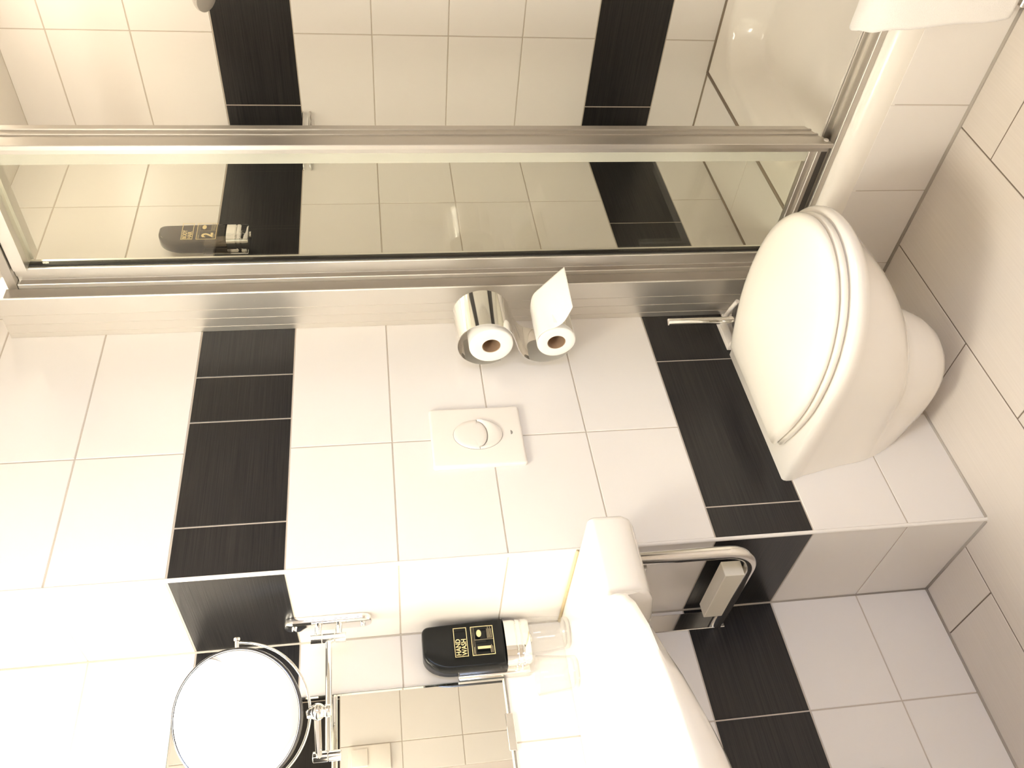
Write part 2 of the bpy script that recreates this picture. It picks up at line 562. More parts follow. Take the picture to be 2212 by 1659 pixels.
# leading stile: bright lip, ribbed broad front
bm = bmesh.new()
poly = [(0.678, -0.436), (0.6680, -0.4370), (0.6672, -0.4475), (0.6625, -0.4485), (0.6605, -0.4500), (0.6605, -0.4590), (0.6615, -0.4602),
        (0.690, -0.4602), (0.6905, -0.4580), (0.6985, -0.4580), (0.699, -0.4608), (0.7025, -0.4610), (0.703, -0.4588), (0.7155, -0.4588),
        (0.716, -0.4615), (0.7195, -0.4615), (0.720, -0.4590), (0.7330, -0.4590), (0.7345, -0.4570), (0.7345, -0.436)]
prism(bm, poly, 0.246, 1.945, 'z')
st = link('leading_stile', bm, ALU, door)
for v in st.data.vertices:      # foot cut at a slant
    wz = v.co.z + ZR
    if wz < 0.4:
        v.co.z += (v.co.x + 0.68 - 0.66) * 0.55
bm = bmesh.new()
cyl(bm, (0.676, -0.462, 0.258), (0.676, -0.455, 0.258), 0.0055, 16, 0.001)
link('roller', bm, PLASTIC, door, True, 40)
# bottom rail under the glass
bm = bmesh.new()
box(bm, 0.6760, 0.6940, -0.437, -0.160, 0.262, 0.286, 0.001, 1)
box(bm, 0.6700, 0.6760, -0.437, -0.160, 0.262, 0.272, 0.001, 1)
link('bottom_rail', bm, ALU, door)
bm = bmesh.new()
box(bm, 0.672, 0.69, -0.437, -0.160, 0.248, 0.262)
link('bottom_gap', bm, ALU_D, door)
# track on the rim
bm = bmesh.new()
poly = [(0.6600, 0.2318), (0.6600, 0.2440), (0.6612, 0.2450), (0.6624, 0.2440), (0.6624, 0.2345), (0.676, 0.2345), (0.676, 0.2385), (0.6925, 0.2385), (0.6925, 0.2345),
        (0.7045, 0.2345), (0.7045, 0.2500), (0.7060, 0.2510), (0.7110, 0.2500), (0.7110, 0.2318)]
prism(bm, poly, YF + 0.002, -0.001, 'y')
link('bottom_track', bm, ALU, door)
# header
bm = bmesh.new()
poly = [(0.662, 1.936), (0.662, 1.962), (0.664, 1.964), (0.735, 1.964), (0.735, 1.936), (0.730, 1.930), (0.700, 1.930), (0.700, 1.936)]
prism(bm, poly, YF + 0.002, -0.161, 'y')
link('header_rail', bm, ALU_L, door)
bm = bmesh.new()
poly = [(0.658, 1.966), (0.658, 1.985), (0.74, 1.985), (0.74, 1.966)]
prism(bm, poly, YF + 0.002, -0.115, 'y')
link('header_cover', bm, ALU, door)

# ------------------------------------------------------------------ toilet
XC = 0.312
def half_width(s, B, W, pw=2.25, q=2.0, m0=0.5):
    if s <= m0:
        return lerp(B, W, math.sin(math.pi / 2 * s / m0))
    e = (s - m0) / (1 - m0)
    return W * max(0.0, 1 - e ** pw) ** (1 / q)
def plan(Y, B, W, n=28, yb=0.0, xc=XC, m0=0.5, pw=2.25):
    left = []
    for i in range(n + 1):
        s = math.sin(i / n * math.pi / 2) ** 0.85 if i else 0.0
        left.append((s, half_width(s, B, W, pw=pw, m0=m0)))
    pts = [(xc - w_, lerp(yb, Y, s)) for s, w_ in left]
    pts += [(xc + w_, lerp(yb, Y, s)) for s, w_ in reversed(left[:-1])]
    return pts
toilet = thing('toilet', 'white wall hung toilet with its lid closed', 'toilet', (XC, -0.25, 0.035))
levels = [  # z, front reach, back half width, max half width, y of the back
    (0.036, -0.150, 0.012, 0.022, -0.075), (0.039, -0.172, 0.026, 0.040, -0.060), (0.047, -0.196, 0.042, 0.060, -0.040), (0.060, -0.218, 0.060, 0.077, -0.018),
    (0.078, -0.238, 0.080, 0.092, 0), (0.105, -0.256, 0.098, 0.106, 0), (0.140, -0.270, 0.120, 0.120, 0), (0.165, -0.279, 0.132, 0.127, 0),
    (0.184, -0.286, 0.140, 0.132, 0), (0.190, -0.293, 0.142, 0.134, 0), (0.196, -0.306, 0.144, 0.138, 0), (0.206, -0.326, 0.147, 0.144, 0), (0.220, -0.349, 0.150, 0.150, 0),
    (0.240, -0.375, 0.153, 0.156, 0), (0.265, -0.404, 0.157, 0.162, 0), (0.295, -0.434, 0.163, 0.169, 0), (0.325, -0.462, 0.170, 0.176, 0), (0.350, -0.486, 0.175, 0.182, 0),
    (0.366, -0.503, 0.180, 0.187, 0), (0.376, -0.514, 0.184, 0.191, 0), (0.385, -0.520, 0.186, 0.193, 0), (0.394, -0.521, 0.186, 0.193, 0), (0.400, -0.518, 0.184, 0.190, 0), (0.403, -0.511, 0.180, 0.184, 0)]
bm = bmesh.new()
rings = []
for (z, Y, B, W, yb) in levels:
    rings.append([(x, min(y, -0.0008), z) for x, y in plan(Y, B, W, yb=yb)])
loft(bm, rings)
link('bowl', bm, CERAMIC, toilet, True, 42)
def seat_plan(inset=0.0):
    pts = plan(-0.512 + inset, 0.142 - inset, 0.181 - inset, n=30, yb=-0.068 - inset, m0=0.42)
    # round the two back corners
    return pts
def slab_loft(bm, secs):
    loft(bm, [[(x, y, z) for x, y in seat_plan(i)] for z, i in secs])
bm = bmesh.new()
slab_loft(bm, [(0.4068, 0.024), (0.4070, 0.003), (0.4090, 0.0), (0.4165, 0.0), (0.4192, 0.002), (0.4200, 0.006), (0.4200, 0.024)])
link('seat', bm, SEAT, toilet, True, 60)
bm = bmesh.new()
slab_loft(bm, [(0.4238, 0.024), (0.4240, 0.003), (0.4275, 0.001), (0.434, 0.004), (0.439, 0.011), (0.4425, 0.022), (0.4448, 0.04), (0.4465, 0.07), (0.4473, 0.10), (0.4477, 0.125)])
link('lid', bm, SEAT, toilet, True, 60)
for sx in (-1, 1):
    bm = bmesh.new()
    cyl(bm, (XC + sx * 0.085 - 0.022, -0.062, 0.4155), (XC + sx * 0.085 + 0.022, -0.062, 0.4155), 0.0085, 20, 0.002)
    box(bm, XC + sx * 0.085 - 0.012, XC + sx * 0.085 + 0.012, -0.072, -0.048, 0.4035, 0.415, 0.002)
    link('hinge', bm, SEAT, toilet, True, 40)

# ------------------------------------------------------------------ flush plate
fp = thing('flush_plate', 'white rectangular wall flush plate with an oval two part button', 'flush plate', (0.2825, 0, 1.026))
PX0, PX1, PZ0, PZ1 = 0.2055, 0.3590, 0.9290, 1.1215
bm = bmesh.new()
def rrect(cx, cz, hx, hz, r, n=6):
    pts = []
    for (sx, sz, a0) in ((1, -1, -90), (1, 1, 0), (-1, 1, 90), (-1, -1, 180)):
        for k in range(n + 1):
            a = math.radians(a0 + 90 * k / n)
            pts.append((cx + sx * (hx - r) + r * math.cos(a), cz + sz * (hz - r) + r * math.sin(a)))
    return pts
cx, cz, hx, hz = (PX0 + PX1) / 2, (PZ0 + PZ1) / 2, (PX1 - PX0) / 2, (PZ1 - PZ0) / 2
secs = [(-0.0005, 0.0), (-0.006, 0.0), (-0.0085, 0.0008), (-0.0102, 0.0025), (-0.0108, 0.005)]
loft(bm, [[(a, y, b) for a, b in rrect(cx, cz, hx - i, hz - i, 0.006)] for y, i in secs])
link('plate', bm, PLASTIC, fp, True, 40)
bx, bz = 0.2845, 1.0235
def oval(cx_, cz_, rx, rz, n=56, a0=0, a1=360):
    return [(cx_ + rx * math.cos(math.radians(a0 + (a1 - a0) * k / n)), cz_ + rz * math.sin(math.radians(a0 + (a1 - a0) * k / n))) for k in range(n)]
bm = bmesh.new()
loft(bm, [[(a, -0.0104, b) for a, b in oval(bx, bz, 0.0392, 0.0520)], [(a, -0.0110, b) for a, b in oval(bx, bz, 0.0392, 0.0520)]])
link('button_gap', bm, GREYM, fp)
# full flush: upper oval; half flush: crescent under it
U = (bx, bz + 0.0140, 0.0355, 0.0345)
bm = bmesh.new()
top_pts = []
for k in range(33):
    a = math.radians(180 * k / 32)
    top_pts.append((bx + 0.0382 * math.cos(a), bz + 0.0510 * math.sin(a)))
low_pts = [(bx - 0.0382, bz + 0.0002), (bx - 0.0335, bz + 0.0002)]
for k in range(25):
    a = math.radians(180 + 180 * k / 24)
    low_pts.append((bx + 0.0325 * math.cos(a), bz + 0.001 + 0.0195 * math.sin(a)))
low_pts += [(bx + 0.0335, bz + 0.0002)]
full = top_pts + low_pts[1:]
cxf, czf = bx, bz + 0.014
loft(bm, [[(a, -0.0107, b) for a, b in full]] + [[(lerp(a, cxf, t_), y, lerp(b, czf, t_)) for a, b in full] for y, t_ in ((-0.0128, 0.0), (-0.0135, 0.015), (-0.0142, 0.25), (-0.0146, 0.6))])
link('full_flush_button', bm, PLASTIC_D, fp, True, 50)
bm = bmesh.new()
cres = [(bx + 0.0382, bz - 0.0009)]
for k in range(1, 33):
    a = math.radians(-180 * k / 32)
    cres.append((bx + 0.0382 * math.cos(a), bz - 0.0009 + 0.0501 * math.sin(a)))
inner = []
for k in range(33):
    a = math.radians(180 + 180 * k / 32)
    inner.append((bx + 0.0340 * math.cos(a), bz - 0.0009 + 0.0195 * math.sin(a)))
nC = len(cres)
rr = []
for y, t_ in ((-0.0107, 0.0), (-0.0130, 0.0), (-0.0150, 0.10), (-0.0165, 0.35), (-0.0160, 0.7), (-0.0140, 0.97), (-0.0107, 1.0)):
    ring = []
    for i in range(nC):
        o_ = cres[i]; n_ = inner[nC - 1 - i]
        ring.append((lerp(o_[0], n_[0], t_), y, lerp(o_[1], n_[1], t_)))
    rr.append(ring)
loft(bm, rr, closed=False, cap0=False, cap1=False)
link('half_flush_button', bm, PLASTIC_D, fp, True, 50)
bm = bmesh.new()
mk = [(0.286 + 0.0055 * math.cos(math.radians(a)), 0.9545 - 0.0045 * math.sin(math.radians(a))) for a in range(0, 181, 15)]
loft(bm, [[(a, -0.0107, b) for a, b in mk], [(a, -0.0112, b) for a, b in mk]])
link('emblem', bm, GREYM, fp)

# ------------------------------------------------------------------ toilet roll holder (S-shaped chrome band, axis along x)
rh = thing('toilet_roll_holder', 'chrome S shaped double toilet roll holder on the wall', 'toilet roll holder', (0.525, 0.0, 0.925))
HX0, HX1 = 0.474, 0.580
c1, c2, RR = (-0.083, 0.989), (-0.083, 0.855), 0.0625
path = []
for k in range(41):
    a = math.radians(-130 - (360 - 130 - 60) * 0 + 0)
def pol(c, a, r):
    return (c[0] - r * math.cos(math.radians(a)), c[1] + r * math.sin(math.radians(a)))   # angle 0 points to the room (-y), 90 up
A1 = [215 - (215 + 52) * k / 40 for k in range(41)]
A2 = [128 + (352 - 128) * k / 36 for k in range(37)]
pA = [pol(c1, a, RR) for a in A1]
pB = [pol(c2, a, RR) for a in A2]
P0, P1_ = pA[-1], pB[0]
t0 = Vector((pA[-1][0] - pA[-2][0], pA[-1][1] - pA[-2][1])).normalized()
t1 = Vector((pB[1][0] - pB[0][0], pB[1][1] - pB[0][1])).normalized()
L_ = 0.075
mid = []
for k in range(1, 10):
    s = k / 10
    h00, h10, h01, h11 = 2 * s ** 3 - 3 * s ** 2 + 1, s ** 3 - 2 * s ** 2 + s, -2 * s ** 3 + 3 * s ** 2, s ** 3 - s ** 2
    mid.append((h00 * P0[0] + h10 * L_ * t0.x + h01 * P1_[0] + h11 * L_ * t1.x, h00 * P0[1] + h10 * L_ * t0.y + h01 * P1_[1] + h11 * L_ * t1.y))
path = pA + mid + pB
bm = bmesh.new()
th = 0.0007
outer, inn = [], []
for i, q in enumerate(path):
    a_, b_ = path[max(i - 1, 0)], path[min(i + 1, len(path) - 1)]
    tx, tz = b_[0] - a_[0], b_[1] - a_[1]
    L = math.hypot(tx, tz)
    nx_, nz_ = -tz / L * th, tx / L * th
    outer.append((q[0] + nx_, q[1] + nz_)); inn.append((q[0] - nx_, q[1] - nz_))
poly = outer + inn[::-1]
va = [bm.verts.new((HX0, *q)) for q in poly]
vb = [bm.verts.new((HX1, *q)) for q in poly]
n_ = len(poly)
for i in range(n_):
    j = (i + 1) % n_
    bm.faces.new((va[i], va[j], vb[j], vb[i]))
half = len(outer)
for V in (va, vb):
    for i in range(half - 1):
        bm.faces.new((V[i], V[i + 1], V[n_ - 2 - i], V[n_ - 1 - i]))
link('band', bm, CHROME, rh, True, 50)
for zc in (1.005, 0.855):
    bm = bmesh.new()
    cyl(bm, (0.527, -0.0005, zc), (0.527, -0.0215, zc), 0.012, 24, 0.002)
    link('wall_mount', bm, CHROME, rh, True, 40)
bm = bmesh.new()
cyl(bm, (0.505, -0.0225, 0.831), (0.505, -0.0285, 0.831), 0.0045, 18, 0.0015)
link('screw', bm, CHROME_S, rh, True, 40)
def roll(name, label, y, z, r, rc, x0, x1):
    o = thing(name, label, 'toilet paper', ((x0 + x1) / 2, y, z), 'toilet rolls in the wall holder')
    n = 72
    bm = bmesh.new()
    def ring(x, rad, wob=0.0):
        return [(x, y + rad * (1 + wob * math.sin(2 * a + 0.7)) * math.cos(a), z + rad * (1 + wob * math.sin(2 * a + 0.7)) * math.sin(a)) for a in [2 * math.pi * k / n for k in range(n)]]
    secs = [ring(x0 + 0.0002, rc + 0.0008), ring(x0, rc + 0.003), ring(x0 - 0.0004, (r + rc) / 2), ring(x0, r - 0.003, 0.008), ring(x0 + 0.0012, r - 0.0006, 0.008), ring(x0 + 0.003, r, 0.008),
            ring(x1 - 0.003, r, 0.008), ring(x1, r - 0.002, 0.008), ring(x1, rc + 0.0008)]
    vr = loft(bm, secs, True, False, False)
    for i in range(n):
        j = (i + 1) % n
        bm.faces.new((vr[-1][i], vr[-1][j], vr[0][j], vr[0][i]))
    link('paper', bm, PAPER, o, True, 50)
    bm = bmesh.new()
    s2 = [ring(x0 + 0.0012, rc + 0.0006), ring(x1 - 0.0012, rc + 0.0006), ring(x1 - 0.0012, rc - 0.0006), ring(x0 + 0.0012, rc - 0.0006)]
    vr = loft(bm, s2, True, False, False)
    for i in range(n):
        j = (i + 1) % n
        bm.faces.new((vr[-1][i], vr[-1][j], vr[0][j], vr[0][i]))
    link('core', bm, CARD, o, True, 60)
    return o
r1 = roll('toilet_roll', 'full toilet roll under the chrome hood, the upper one of the two', -0.082, 0.978, 0.0485, 0.0195, 0.470, 0.572)
r2 = roll('toilet_roll', 'toilet roll in the open lower cradle with a long sheet hanging forward', -0.086, 0.8340, 0.0430, 0.0195, 0.470, 0.572)
bm = bmesh.new()      # short tail of the upper roll
g = []
for i in range(9):
    s = i / 8
    a = math.radians(-12 - 38 * s)
    rr_ = 0.0492 + 0.002 * s
    g.append([(0.474 + 0.020 * s, -0.082 - rr_ * math.cos(a), 0.978 + rr_ * math.sin(a)), (0.571, -0.082 - rr_ * math.cos(a), 0.978 + rr_ * math.sin(a))])
for a, b in zip(g[:-1], g[1:]):
    va = [bm.verts.new(q) for q in a + b[::-1]]
    bm.faces.new(va)
link('loose_end', bm, PAPER, r1, True)
bm = bmesh.new()      # sheet of the lower roll standing off to the front
ns, nt_ = 22, 26
DZ = -0.0105
far = [(-0.086, 0.8775), (-0.112, 0.8790), (-0.138, 0.8755), (-0.161, 0.8595), (-0.184, 0.8415), (-0.216, 0.8160)]
near = [(-0.090, 0.8785), (-0.112, 0.8735), (-0.1280, 0.8600), (-0.1395, 0.8410), (-0.159, 0.8265), (-0.200, 0.8150)]
def along(P, t_):
    s = t_ * (len(P) - 1)
    i = min(int(s), len(P) - 2)
    fr = s - i
    p0_, p1_, p2_, p3_ = P[max(i - 1, 0)], P[i], P[i + 1], P[min(i + 2, len(P) - 1)]
    return tuple(0.5 * ((2 * p1_[k]) + (-p0_[k] + p2_[k]) * fr + (2 * p0_[k] - 5 * p1_[k] + 4 * p2_[k] - p3_[k]) * fr ** 2 + (-p0_[k] + 3 * p1_[k] - 3 * p2_[k] + p3_[k]) * fr ** 3) for k in range(2))
gr = []
for i in range(ns + 1):
    row = []
    for j in range(nt_ + 1):
        s, q = i / ns, j / nt_
        a, b = along(near, s), along(far, s)
        yy, zz = lerp(a[0], b[0], smooth01(q) * 0.5 + q * 0.5), lerp(a[1], b[1], smooth01(q) * 0.5 + q * 0.5)
        xx = 0.472 - 0.012 * s * (1 - q) + 0.099 * q
        if i == ns:
            yy -= 0.0012 * (j % 2)
        row.append(bm.verts.new((xx, yy, zz)))
    gr.append(row)
for i in range(ns):
    for j in range(nt_):
        bm.faces.new((gr[i][j], gr[i + 1][j], gr[i + 1][j + 1], gr[i][j + 1]))
sh = link('hanging_sheet', bm, PAPER, r2, True)
sd = sh.modifiers.new('solid', 'SOLIDIFY'); sd.thickness = 0.0004; sd.offset = 0

# ------------------------------------------------------------------ toilet brush
tb = thing('toilet_brush', 'toilet brush with a chrome rod handle in a dark wall holder behind the toilet', 'toilet brush', (0.538, -0.055, 0.36))
BX, BY = 0.5415, -0.066
bm = bmesh.new(); cyl(bm, (BX, BY, 0.392), (BX, BY, 0.556), 0.0085, 24, 0.001); link('handle', bm, CHROME, tb, True, 40)
bm = bmesh.new()
tube(bm, [(BX, BY, 0.392), (BX, BY, 0.388), (BX, BY, 0.375), (BX, BY, 0.371)], [0.010, 0.030, 0.040, 0.041], 40)
link('lid', bm, DARKP, tb, True, 50)
bm = bmesh.new()
tube(bm, [(BX, BY, 0.370), (BX, BY, 0.24), (BX, BY, 0.20), (BX, BY, 0.195)], [0.040, 0.038, 0.034, 0.030], 40)
link('cup', bm, DARKP, tb, True, 50)
bm = bmesh.new()
box(bm, 0.506, 0.600, -0.016, -0.0008, 0.385, 0.405, 0.002)
tube(bm, [(0.512, -0.014, 0.395), (0.5065, -0.050, 0.389), (0.5085, -0.090, 0.384)], 0.0055, 10)
tube(bm, [(0.590, -0.014, 0.395), (0.584, -0.060, 0.388), (0.574, -0.095, 0.384)], 0.0055, 10)
link('bracket', bm, PLASTIC, tb, True, 40)

# ------------------------------------------------------------------ washbasin
wb = thing('washbasin', 'white ceramic washbasin with a curved bowl and flat side shelf under the mirror', 'washbasin', (-0.53, 0.28, 0.80))
ZT = 0.8625
BCX = -0.53
def bowlness(x):
    d = abs(x - BCX)
    return 1 - smooth01((d - 0.345) / 0.030)
def front(x):
    d = abs(x - BCX)
    pts_d = [0.0, 0.05, 0.10, 0.165, 0.24, 0.297, 0.330, 0.352, 0.362, 0.368, 0.374, 0.380, 0.53]
    pts_y = [-0.327, -0.3235, -0.315, -0.300, -0.272, -0.234, -0.198, -0.160, -0.139, -0.129, -0.1225, -0.1195, -0.118]
    return interp(pts_d, pts_y, d)
def top_z(x, y):
    ex, ey = (x - BCX) / 0.335, (y + 0.075) / 0.205
    r = math.hypot(ex, ey)
    return ZT - 0.060 * smooth01((1.0 - r) / 0.42)
def station(x):
    w_ = bowlness(x)
    F = front(x)
    r = 0.012
    pts = []
    n = 34
    for i in range(n + 1):
        y = lerp(D - 0.0015, F + r, i / n)
        pts.append((x, y, top_z(x, y)))
    for k in range(1, 6):
        a = math.radians(90 + 90 * k / 5)
        pts.append((x, F + r + r * math.cos(a), ZT - r + r * math.sin(a)))
    deck = [(F + 0.0005, 0.82), (F + 0.001, 0.800), (F + 0.010, 0.785), (F + 0.035, 0.772), (F + 0.092, 0.7615), (F + 0.16, 0.757)]
    bowl = [(F + 0.004, 0.845), (F + 0.014, 0.832), (F + 0.034, 0.818), (F + 0.070, 0.803), (F + 0.140, 0.782), (F + 0.22, 0.764)]
    g = lerp(0.45, 1.40, smooth01(1 - abs(x - BCX) / 0.35))
    bowl = [(y, lerp(ZT - (ZT - z) * g, z, (0, 0, 0, 0.1, 0.6, 1)[i])) for i, (y, z) in enumerate(bowl)]
    for a, b in zip(deck, bowl):
        pts.append((x, lerp(a[0], b[0], w_), lerp(a[1], b[1], w_)))
    pts.append((x, lerp(0.10, 0.05, w_), lerp(0.756, 0.750, w_)))
    pts.append((x, lerp(0.20, 0.15, w_), lerp(0.756, 0.747, w_)))
    pts.append((x, D - 0.0015, lerp(0.755, 0.745, w_)))
    return pts
bm = bmesh.new()
NX = 260
sts = []
xa, xb_ = -0.0018, BCX * 2 + 0.012
ends = [(xa, 0.006), (xa - 0.0012, 0.002), (xa - 0.004, 0.0)]
xs = spaced(xa - 0.006, xb_ + 0.006, NX)
rings = [station(x) for x in xs]
def shrink(ring, x, d):
    cy_ = 0.09; cz_ = 0.81
    out = []
    for (q, y, z) in ring:
        yy = y if y > D - 0.01 else y + d * (1 if y < cy_ else 0) * (1 if y < -0.06 else 0)
        zz = z - d if z > 0.84 else (z + d if z < 0.79 else z)
        out.append((x, yy, zz))
    return out
r0 = station(xs[0]); r1_ = station(xs[-1])
rings = [shrink(r0, xa, 0.006), shrink(r0, xa - 0.0015, 0.0025)] + rings + [shrink(r1_, xb_ + 0.0015, 0.0025), shrink(r1_, xb_, 0.006)]
loft(bm, rings)
link('basin', bm, CERAMIC, wb, True, 60)
bm = bmesh.new()
cyl(bm, (BCX, -0.06, 0.8028), (BCX, -0.06, 0.8060), 0.022, 32, 0.001)
link('drain', bm, CHROME, wb, True, 40)
bm = bmesh.new()
tube(bm, [(-0.003, D - 0.004, ZT + 0.001), (-0.003, -0.002, ZT + 0.001)], 0.0035, 8)
link('sealant', bm, mat('aged_sealant', (0.62, 0.50, 0.30), 0.5), wb, True)
fc = thing('faucet', 'chrome mixer tap at the back of the washbasin', 'faucet', (BCX, 0.21, ZT))
bm = bmesh.new(); cyl(bm, (BCX, 0.205, ZT + 0.0005), (BCX, 0.205, ZT + 0.10), 0.022, 32, 0.003); link('body', bm, CHROME, fc, True, 40)
bm = bmesh.new(); tube(bm, [(BCX, 0.195, ZT + 0.07), (BCX, 0.12, ZT + 0.085), (BCX, 0.08, ZT + 0.085), (BCX, 0.07, ZT + 0.07)], 0.011, 16); link('spout', bm, CHROME, fc, True, 40)
bm = bmesh.new(); tube(bm, [(BCX, 0.205, ZT + 0.11), (BCX, 0.13, ZT + 0.135)], [0.012, 0.006], 16); link('lever', bm, CHROME, fc, True, 40)

dp = thing('drain_pipe', 'grey waste pipe leaving the wall low under the washbasin', 'pipe', (-0.41, 0.28, 0.29))
bm = bmesh.new(); cyl(bm, (-0.409, D - 0.0008, 0.285), (-0.409, D - 0.012, 0.285), 0.038, 40, 0.004); link('wall_rosette', bm, SHOWERG, dp, True, 40)
bm = bmesh.new(); tube(bm, [(-0.43, D - 0.010, 0.288), (-0.47, 0.22, 0.288), (-0.52, 0.15, 0.32), (-0.53, 0.10, 0.42), (-0.53, 0.0, 0.60), (-0.53, -0.06, 0.745)], 0.016, 16); link('pipe', bm, SHOWERG, dp, True, 40)

# ------------------------------------------------------------------ bracket with white block under the basin
br = thing('towel_bracket', 'curved chrome tube bracket on the wall under the washbasin', 'bracket', (-0.04, 0.28, 0.64))
bm = bmesh.new()
pts = [(-0.04, -0.0195, 0.7590), (-0.04, -0.0195, 0.70), (-0.04, -0.0195, 0.60)]
for k in range(1, 17):
    a = math.radians(90 * k / 16)
    pts.append((-0.04, 0.0455 - 0.065 * math.cos(a), 0.585 - 0.066 * math.sin(a)))
pts.append((-0.04, 0.15, 0.5195)); pts.append((-0.04, 0.281, 0.522))
tube(bm, pts, 0.0125, 24)
link('tube', bm, CHROME_S, br, True, 60)
bm = bmesh.new(); box(bm, -0.050, -0.012, D - 0.0055, D - 0.0006, 0.505, 0.7535, 0.001, 1); link('wall_plate', bm, CHROME, br)
bm = bmesh.new(); box(bm, -0.058, -0.026, 0.040, 0.212, 0.5335, 0.574, 0.0012, 1); link('white_block', bm, mat('block_plastic', (0.80, 0.76, 0.66), 0.4), br)
bm = bmesh.new(); box(bm, -0.056, -0.024, -0.012, 0.281, 0.741, 0.7535, 0.0015, 1); link('top_bar', bm, CHROME_S, br)

# ------------------------------------------------------------------ tumblers
def tumbler(x, y, label):
    o = thing('tumbler', label, 'glass', (x, y, ZT), 'clear tumblers on the washbasin')
    bm = bmesh.new()
    z0 = ZT + 0.0006
    prof_ = [(0.0, z0), (0.028, z0), (0.031, z0 + 0.002), (0.034, z0 + 0.035), (0.0375, z0 + 0.078), (0.0368, z0 + 0.0795), (0.0358, z0 + 0.078), (0.0320, z0 + 0.035), (0.0290, z0 + 0.011), (0.026, z0 + 0.008), (0.0, z0 + 0.008)]
    n = 48
    rings_ = [[(x + max(r, 1e-5) * math.cos(2 * math.pi * k / n), y + max(r, 1e-5) * math.sin(2 * math.pi * k / n), z) for k in range(n)] for r, z in prof_]
    loft(bm, rings_)
    link('glass', bm, TUMBLER, o, True, 60)
tumbler(-0.062, 0.215, 'clear glass tumbler standing under the black soap dispenser')
tumbler(-0.150, 0.205, 'clear glass tumbler left of the first, under the mirror edge')

# ------------------------------------------------------------------ wall dispensers
def text_mesh(name, body, size, x, y, z, parent, m, bold=0.0, sx=1.0, align='LEFT'):
    cu = bpy.data.curves.new(name, 'FONT')
    cu.body = body
    cu.size = size
    cu.offset = bold
    cu.extrude = 0.00015
    cu.align_x = align
    cu.resolution_u = 3
    ob = bpy.data.objects.new(name + '_tmp', cu)
    COL.objects.link(ob)
    dg = bpy.context.evaluated_depsgraph_get()
    me = bpy.data.meshes.new_from_object(ob.evaluated_get(dg))
    bpy.data.objects.remove(ob)
    me.materials.clear()
    me.materials.append(m)
    me.transform(Matrix.Translation((x, y, z)) @ Matrix.Rotation(math.pi / 2, 4, 'X') @ Matrix.Diagonal((sx, 1, 1, 1)))
    pl = Vector(parent.location)
    if parent.parent:
        pl += Vector(parent.parent.location)
    me.transform(Matrix.Translation(-pl))
    o = bpy.data.objects.new(name, me)
    COL.objects.link(o)
    o.parent = parent
    return o

def frame_rect(bm, x0, x1, z0, z1, t_, y):
    for a in ((x0, x1, z0, z0 + t_), (x0, x1, z1 - t_, z1), (x0, x0 + t_, z0 + t_, z1 - t_), (x1 - t_, x1, z0 + t_, z1 - t_)):
        box(bm, a[0], a[1], y - 0.0003, y, a[2], a[3])

